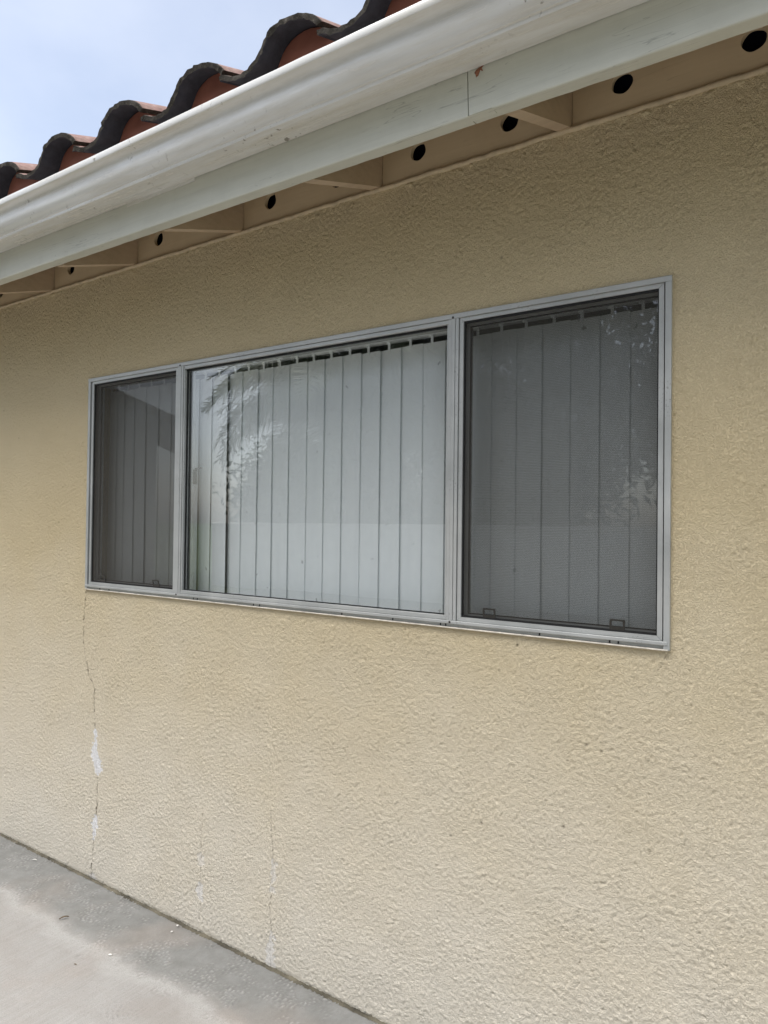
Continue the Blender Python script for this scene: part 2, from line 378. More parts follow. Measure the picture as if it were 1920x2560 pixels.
def sample(h, x, z, step):
    x = np.clip(x/step, 0, h.shape[1]-1.001); z = np.clip(z/step, 0, h.shape[0]-1.001)
    i = x.astype(int); j = z.astype(int); a = x-i; b = z-j
    return h[j, i]*(1-a)*(1-b)+h[j, i+1]*a*(1-b)+h[j+1, i]*(1-a)*b+h[j+1, i+1]*a*b

# ================================================================== SETTING
W, H, Z0 = 2.438, 0.914, 1.2183          # window opening
ZT = 2.566                               # top of the stucco
XA, XB = -3.3, 4.7                       # ends of the house

# ---- ground
g = MB(); g.box(-400, 400, -400, 400, -0.6, -0.055)
GRASS = m_simple('lawn_green', (0.075, 0.10, 0.035), 0.9, var=0.35, scale=3.0, bmp=0.02, bscale=25)
tag(g.build('ground', GRASS), kind='structure')

# ---- patio: fine relief in view, plain slab beyond it
PX0, PX1, PY0, PY1 = -1.6, 2.4, -1.0, -0.0125
st = 0.005
nx, ny = int((PX1-PX0)/st)+1, int((PY1-PY0)/st)+1
X, Y = np.meshgrid(np.linspace(PX0, PX1, nx), np.linspace(PY0, PY1, ny))
h1 = field(1024, 512, st, 0.010, 0.022, seed=21); h2 = field(1024, 512, st, 0.06, 0.25, seed=22); h3 = field(1024, 512, st, 0.15, 0.5, seed=23)
sx, sy = X-PX0, Y-PY0
a1, a2, a3 = sample(h1, sx, sy, st), sample(h2, sx, sy, st), sample(h3, sx, sy, st)
strip = 1/(1+np.exp(-(Y+0.27+0.03*a2)/0.02))
rough = strip*(1/(1+np.exp(-((a2*0.5+a3*0.7)-0.15)/0.2)))
Zp = 0.0006*a2 + 0.0004*a1*(1-strip) + rough*0.0021*a1 + 0.0004*a1*strip - 0.004*strip
# spalled patch out on the slab
sp = np.exp(-(((X-0.93)/0.07)**2+((Y+0.46)/0.05)**2)); Zp += sp*0.0018*a1
edge = np.clip((Y+0.035)/0.03, 0, 1); Zp -= 0.004*edge*np.clip(a2+0.6, 0, 2)*0.8
Yp = Y.copy(); Yp[-1] = PY1 + 0.0022*a2[-1] + 0.0012*a1[-1]; Yp[-2] = PY1-0.004 + 0.0022*a2[-2]
P = np.stack([X, Yp, Zp], -1)
skirt = P[-1:].copy(); skirt[..., 2] -= 0.05
P = np.concatenate([P, skirt], 0)
pit = np.concatenate([rough*np.clip(-a1-0.5, 0, 1)+sp*np.clip(-a1-0.6, 0, 1)*0.7, np.ones((1, nx))], 0)
peb = np.concatenate([rough*np.clip(a1-0.5, 0, 1), np.zeros((1, nx))], 0)
me = grid_mesh('patio', P, np.ones((P.shape[0]-1, nx-1), bool), CONC, {'pit': pit, 'peb': peb})
patio = tag(link('patio', me), kind='structure')
s = MB()
for x0, x1, y0, y1 in ((-5.5, PX0, -5.2, -0.012), (PX1, 7.0, -5.2, -0.012), (PX0, PX1, -5.2, PY0)):
    s.box(x0, x1, y0, y1, -0.12, 0.0)
s.build('slab', CONC, patio)
dv = MB(); dv.box(-9.0, 12.0, -10.3, -5.204, -0.12, -0.004)
tag(dv.build('driveway', m_simple('low_bounce_grey', (0.17, 0.165, 0.16), 0.9, var=0.2, scale=4, bmp=0.003, bscale=200)), kind='structure')  # grey made darker to weaken light bounced onto the upper wall
# dirt and moss packed into the joint along the wall
dj = MB(); n_ = 700; vs = []; g_ = random.Random(9)
for i in range(n_):
    x = -3.3+8.0*i/(n_-1)
    vs += [(x, 0.002, -0.004+g_.uniform(-0.001, 0.002)), (x, -0.009, -0.0035+g_.uniform(-0.002, 0.0025)), (x, -0.0150+g_.uniform(-0.003, 0.002), -0.0055+g_.uniform(-0.0015, 0.001))]
dj.add(vs, [(i*3+k_, i*3+k_+1, i*3+k_+4, i*3+k_+3) for i in range(n_-1) for k_ in (0, 1)])
dj.build('joint_dirt', m_simple('mossy_dirt', (0.10, 0.09, 0.065), 0.95, var=0.85, scale=7, bmp=0.004, bscale=150), patio)

# ================================================================== HOUSE
house = empty('house', (0, 0, 0))
tag(house, 'tan stucco house with white gutter, red clay tile eave and wide aluminium window', 'house')

# ---- stucco wall, modelled relief
WX0, WX1 = -1.0, 3.1
cracks = [
    [(-0.004,1.215),(-0.009,1.15),(-0.014,1.09),(-0.016,1.03),(-0.015,0.985),(-0.004,0.929),(0.015,0.883),(0.027,0.846),(0.055,0.823),(0.073,0.800),(0.069,0.761),(0.075,0.69),(0.080,0.624),(0.087,0.505),(0.101,0.435),(0.103,0.35),(0.101,0.269),(0.083,0.162),(0.078,0.075),(0.068,-0.01)],
    [(0.035,0.842),(0.045,0.87),(0.047,0.91)],
    [(0.767,0.44),(0.763,0.336),(0.762,0.261),(0.764,0.20),(0.762,0.186),(0.754,0.139),(0.766,0.105),(0.760,0.044)],
    [(1.116,0.525),(1.122,0.435),(1.131,0.362),(1.130,0.306),(1.128,0.25),(1.118,0.186),(1.131,0.107),(1.122,0.043),(1.125,-0.01)],
    [(2.432,1.215),(2.425,1.200),(2.414,1.180),(2.410,1.170)],
]
cw = [0.85, 0.5, 0.5, 0.58, 0.45]
dx = 0.0035
xc_ = np.arange(WX0, WX1+dx, dx); xs = list(xc_[xc_ <= WX1])
for a, b in ((-0.03, 0.125), (0.735, 0.79), (1.10, 1.145)): xs += list(np.arange(a, b, 0.0011))
xs = np.array(xs); xs = xs[(np.abs(xs) > 0.0008) & (np.abs(xs-W) > 0.0008)]
xs = np.unique(np.round(np.concatenate([xs, [0.0, W]]), 5))
zs = np.arange(-0.03, ZT, dx); zs = zs[(np.abs(zs-Z0) > 0.001) & (np.abs(zs-Z0-H) > 0.001)]
zs = np.unique(np.round(np.concatenate([zs, [Z0, Z0+H, ZT]]), 5))
Xg, Zg = np.meshgrid(xs, zs)
FS = 0.0025; FN, FM = 2048, 1280
Xc, Zc = np.meshgrid(xc_, zs)
def k(*a, **b):                                   # relief sampled on the even columns, then carried to the dense ones
    h = sample(field(FN, FM, FS, *a, **b), Xc-WX0, Zc+0.03, FS)
    q = np.clip((xs-WX0)/dx, 0, len(xc_)-1.001); i = q.astype(int); t = q-i
    return h[:, i]*(1-t)+h[:, i+1]*t
iso = 0.75*k(0.007, 0.012, seed=1)+0.65*k(0.012, 0.035, seed=31); hor = 0.75*k(0.007, 0.012, ax=0.55, az=1.4, seed=2)+0.65*k(0.012, 0.035, ax=0.6, az=1.3, seed=32); fine = k(0.005, 0.009, seed=3)
low = k(0.15, 0.6, seed=4); mid = k(0.03, 0.10, seed=5); m2_ = k(0.3, 1.2, seed=6)
wgt = 1/(1+np.exp(-m2_*3)); tex = iso*(1-wgt)+hor*wgt*1.1
tex = tex/np.sqrt((1-wgt)**2+(wgt*1.1)**2)
tex = np.where(tex > 0, np.tanh(tex*0.9)/0.9, tex*1.35)
amp = np.clip(0.95+0.10*low+0.18*mid, 0.4, 1.5)
# smoother float marks in the band beside the window's right jamb
smooth = np.exp(-((Xg-2.53)/0.05)**2)*(Zg > 1.0)*0.55
amp = amp*(1-smooth)
upper = np.clip((Zg-2.1)/0.3, 0, 1); amp = amp*(1+0.25*upper)
D = amp*(0.00085*tex+0.0002*fine)+0.0002*mid+0.0006*low
crack = np.zeros_like(Xg); patch = np.zeros_like(Xg)
jit = sample(field(FN, FM, FS, 0.012, 0.06, seed=8), Xg-WX0, Zg+0.03, FS)
centre = {}
for ci, (pl, wd) in enumerate(zip(cracks, cw)):
    d = np.full(Xg.shape, 9.0)
    for (xa, za), (xb, zb) in zip(pl[:-1], pl[1:]):
        vx, vz = xb-xa, zb-za; L2 = vx*vx+vz*vz
        t = np.clip(((Xg+0.0022*jit-xa)*vx+(Zg-za)*vz)/L2, 0, 1)
        d = np.minimum(d, np.hypot(Xg+0.0022*jit-xa-t*vx, Zg-za-t*vz))
    w_ = 0.0021*wd*np.clip(0.8+0.35*mid, 0.45, 1.4)
    c_ = np.clip(1.5-d/w_, 0, 1)*min(1, wd+0.1)
    crack = np.maximum(crack, c_); D -= 0.003*c_
# old filler and flaked paint along the cracks: (crack, z top, z bottom, [(t, left, right)])
def flake(ci, zt, zb, prof, v=1.0):
    pl = sorted(cracks[ci], key=lambda q: q[1]); cx = np.interp(Zg, [q[1] for q in pl], [q[0] for q in pl])
    t = (zt-Zg)/(zt-zb)
    lw = 1.1*np.interp(t, [q[0] for q in prof], [q[1] for q in prof])+0.002; rw = 1.1*np.interp(t, [q[0] for q in prof], [q[2] for q in prof])+0.002
    j = 0.005*jit+0.003*mid
    ins = np.minimum(Xg-(cx-lw)+j, (cx+rw)-Xg+j)
    m_ = np.clip(ins/0.0022+0.5, 0, 1)*((t > -0.02) & (t < 1.02))
    np.maximum(patch, m_*v, out=patch)
    return m_
mm = flake(0, 0.625, 0.440, [(0, 0.006, 0.008), (0.35, 0.009, 0.010), (0.45, 0.022, 0.014), (0.6, 0.026, 0.026), (0.75, 0.012, 0.036), (0.9, 0.010, 0.034), (1.0, 0.004, 0.006)])
mm += flake(0, 0.268, 0.158, [(0, 0.004, 0.004), (0.2, 0.018, 0.012), (0.45, 0.018, 0.018), (0.65, 0.007, 0.010), (1.0, 0.004, 0.004)])
mm += flake(0, 0.02, -0.03, [(0, 0.002, 0.012), (0.4, 0.004, 0.04), (1, 0.004, 0.05)], 0.5)
mm += flake(2, 0.29, 0.235, [(0, 0.004, 0.006), (0.5, 0.014, 0.016), (1, 0.005, 0.005)], 0.3)
mm += flake(2, 0.178, 0.108, [(0, 0.003, 0.006), (0.4, 0.014, 0.018), (0.8, 0.010, 0.014), (1, 0.002, 0.003)], 0.55)
mm += flake(3, 0.36, 0.25, [(0, 0.004, 0.006), (0.3, 0.006, 0.012), (1, 0.002, 0.006)], 0.4)
mm += flake(3, 0.115, 0.0, [(0, 0.004, 0.005), (0.4, 0.012, 0.012), (0.7, 0.018, 0.016), (1, 0.014, 0.024)], 0.5)
D = D*(1-0.6*np.clip(mm, 0, 1)) - 0.0012*np.clip(mm, 0, 1)
crack *= 1-0.75*patch
# a flat trowel swipe below the window
tsx = np.interp(Zg, [0.99, 1.02, 1.06, 1.12], [1.888, 1.893, 1.880, 1.862]); sw_ = np.exp(-((Xg-tsx)/0.011)**4)*(1/(1+np.exp(-(Zg-0.985)/0.004)))*(1/(1+np.exp((Zg-1.125)/0.01)))
D = D*(1-0.85*sw_)+0.0008*sw_
# pock marks
for px_, pz_, pr in ((2.23, 0.955, 0.004), (2.18, 0.905, 0.003), (2.27, 0.945, 0.003), (2.17, 0.73, 0.004), (1.93, 0.68, 0.004), (2.034, 1.19, 0.004), (1.975, 2.27, 0.004), (0.30, 0.45, 0.003), (1.83, 0.62, 0.003), (0.95, 2.33, 0.003)):
    d = np.hypot(Xg-px_, Zg-pz_); m_ = np.clip(1.4-d/pr, 0, 1); crack = np.maximum(crack, 0.75*m_); D -= 0.003*m_
# ragged bottom edge by the slab, built-up lip at the very top under the eave
bot = np.clip((0.004-Zg)/0.01, 0, 1); D -= 0.002*bot
topl = np.exp(-((Zg-ZT+0.012)/0.008)**2); D += topl*np.clip(mid-0.6, 0, 2)*0.0028
D *= np.clip((Xg-WX0)/0.25, 0, 1)*np.clip((WX1-Xg)/0.25, 0, 1)      # relief fades into the plain wall ends
Pw = np.stack([Xg, -D, Zg], -1)
cxm = 0.5*(xs[1:]+xs[:-1]); czm = 0.5*(zs[1:]+zs[:-1])
keep = ~(((cxm > 0) & (cxm < W))[None] & ((czm > Z0) & (czm < Z0+H))[:, None])
wall = link('wall', grid_mesh('wall', Pw, keep, STUCCO, {'patch': patch, 'crack': crack}), house)
# body of the wall behind the stucco, its plain ends, sides and back
b = MB()
b.box(XA, WX0, 0.0, 0.14, -0.03, ZT); b.box(WX1, XB, 0.0, 0.14, -0.03, ZT)
b.box(WX0, -0.012, 0.006, 0.14, -0.03, ZT); b.box(W+0.012, WX1, 0.006, 0.14, -0.03, ZT)
b.box(-0.012, W+0.012, 0.006, 0.14, -0.03, Z0-0.012); b.box(-0.012, W+0.012, 0.006, 0.14, Z0+H+0.012, ZT)
b.box(XA, XA+0.14, 0.14, 4.0, -0.03, ZT); b.box(XB-0.14, XB, 0.14, 4.0, -0.03, ZT); b.box(XA, XB, 4.0, 4.14, -0.03, ZT)
b.build('wall_body', STUCCO, house)
# the stucco laps the opening edge: a narrow return
s = MB()
s.box(-0.0015, W+0.0015, -0.002, 0.008, Z0+H-0.0005, Z0+H+0.004); s.box(-0.0015, W+0.0015, 0.0, 0.008, Z0-0.004, Z0+0.0005)
s.box(-0.004, 0.0005, -0.001, 0.008, Z0-0.003, Z0+H+0.003); s.box(W-0.0005, W+0.004, -0.001, 0.008, Z0-0.003, Z0+H+0.003)
s.build('opening_edge', STUCCO, house)
# room behind the window
rm = MB()
rm.box(XA+0.14, XB-0.14, 0.14, 4.0, -0.03, 0.0); rm.box(XA+0.14, XB-0.14, 0.14, 4.0, 2.45, 2.48)
rm.box(-0.9, 3.4, 2.9, 2.95, 0.0, 2.45); rm.box(-0.95, -0.9, 0.14, 2.95, 0.0, 2.45); rm.box(3.4, 3.45, 0.14, 2.95, 0.0, 2.45)
rm.build('interior_room', ROOM, house)

# ---- bead of caulk and paint along the top of the stucco
n_ = 260; xx = np.linspace(XA, XB, n_); cv = MB(); ring = []
prev = None
for i, x in enumerate(xx):
    j1 = random.uniform(-0.0012, 0.0012); j2 = random.uniform(-0.002, 0.002); zc = ZT+0.0055
    vs = [(x, 0.010, ZT-0.004), (x, -0.004+j1, ZT-0.003+j2), (x, -0.0085+j1, ZT+0.002+j2*0.6), (x, -0.006+j1, ZT+0.0095+j2), (x, 0.010, ZT+0.014)]
    ring += vs
fs = [(i*5+k, i*5+k+1, (i+1)*5+k+1, (i+1)*5+k) for i in range(n_-1) for k in range(4)]
cv.add(ring, fs); cv.build('caulk_bead', CAULK, house, smooth=True)

# ---- roof: deck, rafters, tiles
SL = 0.3125; RB0 = 2.576                 # rafter slope, underside height at the wall face
roof = empty('roof', (0, 0, 2.6), house)
def at_roof(o):
    o.parent = roof; o.location = (o.location[0], o.location[1], o.location[2]-2.6); return o
raf_x = [0.936+0.6205*k for k in range(-6, 7)]       # right face of each rafter
y0, y1 = -0.3215, 2.0
for i, xr in enumerate(raf_x):
    if xr-0.04 < XA or xr > XB: continue
    rb = MB(); rb.prism_x([(y0, RB0+SL*y0), (y1, RB0+SL*y1), (y1, RB0+SL*y1+0.147), (y0, RB0+SL*y0+0.147)], -0.038, 0.0)
    o = rb.build('rafter', RAFT); o.location = (xr, 0, 0); at_roof(o)
dk = MB()
dk.prism_x([(-0.362, RB0-0.362*SL+0.1485), (2.0, RB0+2.0*SL+0.1485), (2.0, RB0+2.0*SL+0.164), (-0.362, RB0-0.362*SL+0.164)], XA-0.3, XB+0.3)
dk.prism_x([(2.0, RB0+2*SL+0.1485), (4.5, RB0-0.5*SL+0.1485), (4.5, RB0-0.5*SL+0.22), (2.0, RB0+2*SL+0.22)], XA-0.3, XB+0.3)
at_roof(dk.build('roof_deck', DECK))
for xg in (XA+0.002, XB-0.14):                       # gable ends close the attic
    gb = MB(); gb.prism_x([(0.0, ZT+0.001), (4.1, ZT+0.001), (4.1, 2.60), (2.0, RB0+2*SL+0.147), (0.0, RB0+0.147)], xg, xg+0.138)
    at_roof(gb.build('gable', STUCCO))
at_ = MB(); at_.box(XA+0.15, XB-0.15, 0.08, 0.10, 2.575, 2.72); at_.build('hole_shade_board', HOLE_SHADE, house)  # dark sheet added behind the vent holes to imitate their shade

# S tiles
TW = 0.3732
prof = [(-0.264,-0.0755),(-0.252,-0.0725),(-0.237,-0.078),(-0.217,-0.088),(-0.19,-0.0945),(-0.165,-0.094),(-0.14,-0.087),(-0.118,-0.074),(-0.104,-0.057),(-0.094,-0.040),(-0.080,-0.0235),(-0.060,-0.0105),(-0.035,-0.0025),(-0.008,0.0),(0.018,-0.0015),(0.044,-0.0075),(0.068,-0.0165),(0.090,-0.029),(0.106,-0.0415),(0.117,-0.053),(0.122,-0.0595)]
def tile_mesh(seed, length=0.43):
    g = random.Random(seed)
    pts = []
    for i in range(len(prof)-1):
        (a, b_), (c, d_) = prof[i], prof[i+1]
        for t in (0, 0.5): pts.append((a+(c-a)*t, b_+(d_-b_)*t))
    pts.append(prof[-1])
    n = len(pts); th = 0.0155
    top, und = [], []
    for i, (x, z) in enumerate(pts):
        a, c = pts[max(i-1, 0)], pts[min(i+1, n-1)]; tx, tz = c[0]-a[0], c[1]-a[1]; q = math.hypot(tx, tz)
        top.append((x, z)); und.append((x+tz/q*th, z-tx/q*th))
    ys = [0.0, 0.004, 0.012, 0.12, 0.25, length]
    mb = MB(); m = len(ys); vs = []
    for yi, y in enumerate(ys):
        for k, ((x, z), (xu, zu)) in enumerate(zip(top, und)):
            e = 0.0011 if yi == 0 else (0.0008 if yi < 3 else 0.0)
            rx, rz = g.uniform(-e, e), g.uniform(-e, e)
            yy = y+(g.uniform(-0.004, 0.003) if yi == 0 else 0); sh = 0.0016 if yi == 0 else 0
            vs.append((x+rx, yy, z+rz-sh+y*SL))
        for k, (xu, zu) in enumerate(und):
            e = 0.0022 if yi == 0 else 0.0004
            vs.append((xu+g.uniform(-e, e), y+(g.uniform(-0.003, 0.003) if yi == 0 else 0), zu+g.uniform(-e, e)+y*SL))
    mb.v = vs; row = 2*n
    for yi in range(m-1):
        for k in range(n-1):
            a = yi*row+k
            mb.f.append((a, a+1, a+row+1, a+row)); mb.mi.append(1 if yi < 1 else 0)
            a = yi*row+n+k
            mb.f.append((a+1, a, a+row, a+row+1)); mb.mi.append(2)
        a = yi*row; mb.f.append((a, a+row, a+row+n, a+n)); mb.mi.append(1)
        a = yi*row+n-1; mb.f.append((a+n, a+n+row, a+row, a)); mb.mi.append(1)
    for k in range(n-1): mb.f.append((k, n+k, n+k+1, k+1)); mb.mi.append(1)
    return mb.mesh('roof_tile', [TILE_T, TILE_E, DARK_UNDER], smooth=True)
tms = [tile_mesh(s_) for s_ in (1, 2, 3, 4)]
for me_ in tms:
    try: me_.set_sharp_from_angle(angle=R(40))
    except Exception: pass
TY, TZ, TX = -0.42, 2.8915, 0.793
def tilt(x): return -0.011*(x-0.8)
bs_pts = [(-0.13, -0.115), (-0.112, -0.094), (-0.098, -0.071), (-0.088, -0.052), (-0.072, -0.036), (-0.052, -0.024), (-0.03, -0.017), (-0.005, -0.014), (0.02, -0.0155), (0.045, -0.0225), (0.068, -0.032), (0.088, -0.045), (0.105, -0.06), (0.125, -0.085), (0.14, -0.11)]
def birdstop():
    mb = MB(); n = len(bs_pts); rings = []
    for t in range(7):                                  # a gently bulging curved front
        s_ = t/6.0
        for x, z in bs_pts:
            zz = -0.25+(z+0.25)*s_
            bul = 0.014*math.sin(math.pi*min(1, s_*0.95))*max(0, 1-(x/0.14)**2)
            rings.append((x, -bul+0.004*s_, zz))
    fs = [(t*n+k, t*n+k+1, (t+1)*n+k+1, (t+1)*n+k) for t in range(6) for k in range(n-1)]
    b0 = len(rings); back = [(x, 0.03, z) for x, z in bs_pts]+[(bs_pts[0][0], 0.03, -0.25), (bs_pts[-1][0], 0.03, -0.25)]
    mb.add(rings, fs)
    mb.add([(x, 0.004, z) for x, z in bs_pts]+[(x, 0.03, z) for x, z in bs_pts], [(k, k+1, n+k+1, n+k) for k in range(n-1)])
    return mb.mesh('bird_stop', REDFILL, smooth=True)
bsm = birdstop()
for row_ in range(3):
    for k_ in range(-10, 11):
        x = TX+TW*k_
        if x < XA or x > XB: continue
        o = link('roof_tile', tms[(k_*3+row_) % 4]); y = TY+row_*0.335
        o.location = (x+random.uniform(-0.002, 0.002), y+random.uniform(-0.004, 0.004), TZ+tilt(x)+row_*(0.335*SL+0.013)+random.uniform(-0.0015, 0.0015)); at_roof(o)
        if row_ == 0:
            o = link('bird_stop', bsm); o.location = (x, -0.347, TZ+tilt(x)+0.073*SL-0.004); at_roof(o)

# ---- boards between the rafters with round vent holes
def vent_block(x0, x1, holes, z0, z1, rad, yf=0.004, th=0.014):
    mb = MB(); cuts = [x0]+[0.5*(a[0]+b[0]) for a, b in zip(holes[:-1], holes[1:])]+[x1]; N = 32
    for (hx, hz), a, b_ in zip(holes, cuts[:-1], cuts[1:]):
        ang = sorted(set([2*math.pi*i/N for i in range(N)]+[math.atan2(z-hz, x-hx) % (2*math.pi) for x in (a, b_) for z in (z0, z1)]))
        inn, outr = [], []
        for t in ang:
            c, s_ = math.cos(t), math.sin(t); jr = rad*(1+0.02*math.sin(5*t+hx*9))
            inn.append((hx+jr*c, hz+jr*s_))
            k1 = ((b_-hx)/c if c > 1e-9 else (a-hx)/c if c < -1e-9 else 1e9); k2 = ((z1-hz)/s_ if s_ > 1e-9 else (z0-hz)/s_ if s_ < -1e-9 else 1e9)
            q = min(k1, k2); outr.append((hx+q*c, hz+q*s_))
        n = len(ang)
        vs = [(x, yf, z) for x, z in inn]+[(x, yf, z) for x, z in outr]+[(x, yf+th, z) for x, z in inn]
        fs = [(k, (k+1) % n, n+(k+1) % n, n+k) for k in range(n)]+[(k, 2*n+k, 2*n+(k+1) % n, (k+1) % n) for k in range(n)]
        mb.add(vs, fs)
    mb.add([(x0, yf+th, z0), (x1, yf+th, z0), (x1, yf+th, z1), (x0, yf+th, z1)], [])
    return mb.build('vent_block', TAN, house)
for i in range(len(raf_x)-1):
    a, b_ = raf_x[i]+0.0015, raf_x[i+1]-0.0395
    if a < XA or b_ > XB: continue
    vent_block(a, b_, [(raf_x[i]+0.133, 2.652), (raf_x[i]+0.438, 2.650)], ZT+0.008, 2.722, 0.0275)

# ---- fascia: two boards butting at a joint
def ez(x): return 0.0042*(2.05-x)
FB, FT, FY0, FY1 = 2.4735, 2.667, -0.3605, -0.3225
def fascia(x0, x1, jag0=0, jag1=0):
    mb = MB(); c = 0.0035
    prof_ = [(FY0, FB+c), (FY0+c*0.3, FB+c*0.3), (FY0+c, FB), (FY1, FB), (FY1, FT), (FY0, FT)]
    N = max(2, int((x1-x0)/0.04)); vs = []; g = random.Random(int(x0*10)+5)
    for i in range(N+1):
        x = x0+(x1-x0)*i/N; w_ = g.uniform(-0.0007, 0.0007)
        for (y, z) in prof_:
            sl = 0.0
            if i == 0: sl = -jag0*(z-FB)
            if i == N: sl = -jag1*(z-FB)
            vs.append((x+sl, y+(w_ if y < -0.35 else 0), z+ez(x)+(w_ if z < FB+0.01 else 0)))
    n = len(prof_)
    mb.add(vs, [(i*n+k, i*n+(k+1) % n, (i+1)*n+(k+1) % n, (i+1)*n+k) for i in range(N) for k in range(n)]+[tuple(range(n)), tuple(N*n+k for k in range(n-1, -1, -1))])
    return mb.build('fascia_board', FASCIA, house)
fl = fascia(XA-0.3, 2.0665, jag1=0.03); fr_ = fascia(2.0690, XB+0.3, jag0=0.03)
fr_['label'] = 'right fascia board with rusty nail by the joint'
nl = MB(); nl.tube([(2.093, -0.3612, 2.573), (2.093, -0.3635, 2.573)], [0.004, 0.0035], 10); nl.build('nail', RUST, fr_)
rs = MB(); rs.prism_y([(2.083, 2.571), (2.088, 2.577), (2.097, 2.580), (2.107, 2.581), (2.102, 2.577), (2.105, 2.568), (2.102, 2.570), (2.098, 2.574), (2.093, 2.562), (2.088, 2.560), (2.086, 2.566)], -0.3618, -0.3604); rs.build('rust_stain', RUST, fr_)
sp_ = MB(); sp_.prism_x([(FY0-0.001, FB+0.001), (FY0+0.022, FB-0.0015), (FY0+0.022, FB+0.001)], 2.066, 2.13); sp_.build('lifted_splinter', FASCIA, fr_)

# ---- gutter
GP = [(0.002, 0.0), (0.074, 0.0), (0.0772, 0.001), (0.0785, 0.0045), (0.079, 0.0098), (0.0832, 0.0118), (0.0845, 0.0165), (0.0915, 0.0225), (0.098, 0.031), (0.1015, 0.041), (0.1032, 0.052), (0.1040, 0.063), (0.1055, 0.073), (0.109, 0.0808), (0.115, 0.0860), (0.1235, 0.0893), (0.1282, 0.0908), (0.1295, 0.0935), (0.1295, 0.110), (0.128, 0.1128), (0.125, 0.1135), (0.112, 0.1135), (0.112, 0.106)]
GB = 2.5805
gm = MB(); N = 90; vs = []
gx0, gx1 = XA-0.32, XB+0.32; n = len(GP); g_ = random.Random(3)
inner = [(o_-(0.0012 if o_ > 0.003 else -0.0), h_+0.0012) for o_, h_ in GP]
for i in range(N+1):
    x = gx0+(gx1-gx0)*i/N; d1 = g_.uniform(-0.0006, 0.0006); d2 = g_.uniform(-0.0005, 0.0005)
    for o_, h_ in GP: vs.append((x, FY0-o_-d1*(h_/0.1), GB+h_+0.0035*(2.05-x)+d2))
    for o_, h_ in inner: vs.append((x, FY0-o_-d1*(h_/0.1), GB+h_+0.0035*(2.05-x)+d2))
fs = []
for i in range(N):
    for k in range(n-1):
        a = i*2*n+k; fs.append((a, a+1, a+2*n+1, a+2*n)); a += n; fs.append((a+1, a, a+2*n, a+2*n+1))
gm.add(vs, fs); 
gm.add([(x, FY0-0.002-dy, GB+z+0.0035*(2.05-x)) for dy in (0, 0.0012) for x in (gx0, gx1) for z in (0, 0.085)], [(0, 1, 3, 2), (4, 6, 7, 5)])
gut = gm.build('gutter', GUT, house, smooth=True, fix=False)
try: gut.data.set_sharp_from_angle(angle=R(38))
except Exception: pass
sc = MB(); xq = 0.765; zq = GB+0.0035*(2.05-xq)
sc.tube([(xq, FY0-0.1293, zq+0.100), (xq, FY0-0.1318, zq+0.100), (xq, FY0-0.1326, zq+0.100)], [0.0052, 0.0048, 0.003], 12); sc.build('gutter_screw', GUT, gut, smooth=True)
sl_ = MB()
for xa, xb in ((0.76, 1.105),):
    sl_.prism_x([(FY0-0.0008, GB+0.0045-0.011), (FY0-0.0022, GB+0.0045-0.011), (FY0-0.0022, GB+0.0045), (FY0-0.030, GB+0.0030), (FY0-0.030, GB+0.0042), (FY0-0.0008, GB+0.0060)], xa, xb)
sl_.build('splice_flange', GUT, gut)

# ================================================================== WINDOW
win = empty('window', (0, 0, Z0), house)
tag(win, 'aluminium window with a fixed centre pane between two screened sliders')
def wp(mb, name, m, smooth=False):
    o = mb.build(name, m, win, smooth); o.location = (0, 0, -Z0); return o
def bar(name, m, x0, x1, y0, y1, z0, z1, c=0.0008):
    mb = MB(); mb.box(x0, x1, y0, y1, z0, z1, c); return wp(mb, name, m)
M1, M2 = 0.6122, 1.8280                    # mullion centre lines
zb, zt = Z0, Z0+H
# outer frame
hd = MB(); hd.prism_x([(-0.009, zt-0.0145), (-0.009, zt-0.002), (-0.007, zt), (0.058, zt), (0.058, zt-0.0275), (0.020, zt-0.0275), (0.020, zt-0.0145)], 0.0, W); wp(hd, 'frame_head', ALU)
jw = 0.0150
bar('frame_jamb', ALU, 0.0, jw, -0.0085, 0.058, zb+0.006, zt-0.0148)
bar('frame_jamb', ALU, W-jw, W, -0.0085, 0.058, zb+0.0015, zt-0.0148)
# sill: nosing, drip channel with weep slots, lip
bar('sill_nosing', ALU, jw*0.1, W-0.0055, -0.0105, 0.058, zb+0.0135, zb+0.0228, 0.0012)
bar('drip_channel', ALU, 0.003, W-0.0055, -0.001, 0.05, zb+0.0045, zb+0.0128, 0.0003)
bar('sill_lip', CREAM, 0.0, W-0.004, -0.0095, 0.03, zb+0.0004, zb+0.0040, 0.0008)
for xw in (0.10, 0.165, 0.70, 0.722, 1.02, 1.05, 1.42, 1.62, 1.79, 1.808, 2.10, 2.29, 2.312):
    bar('weep_slot', RUBBER, xw-0.0022, xw+0.0022, -0.0016, 0.004, zb+0.0052, zb+0.0118, 0)
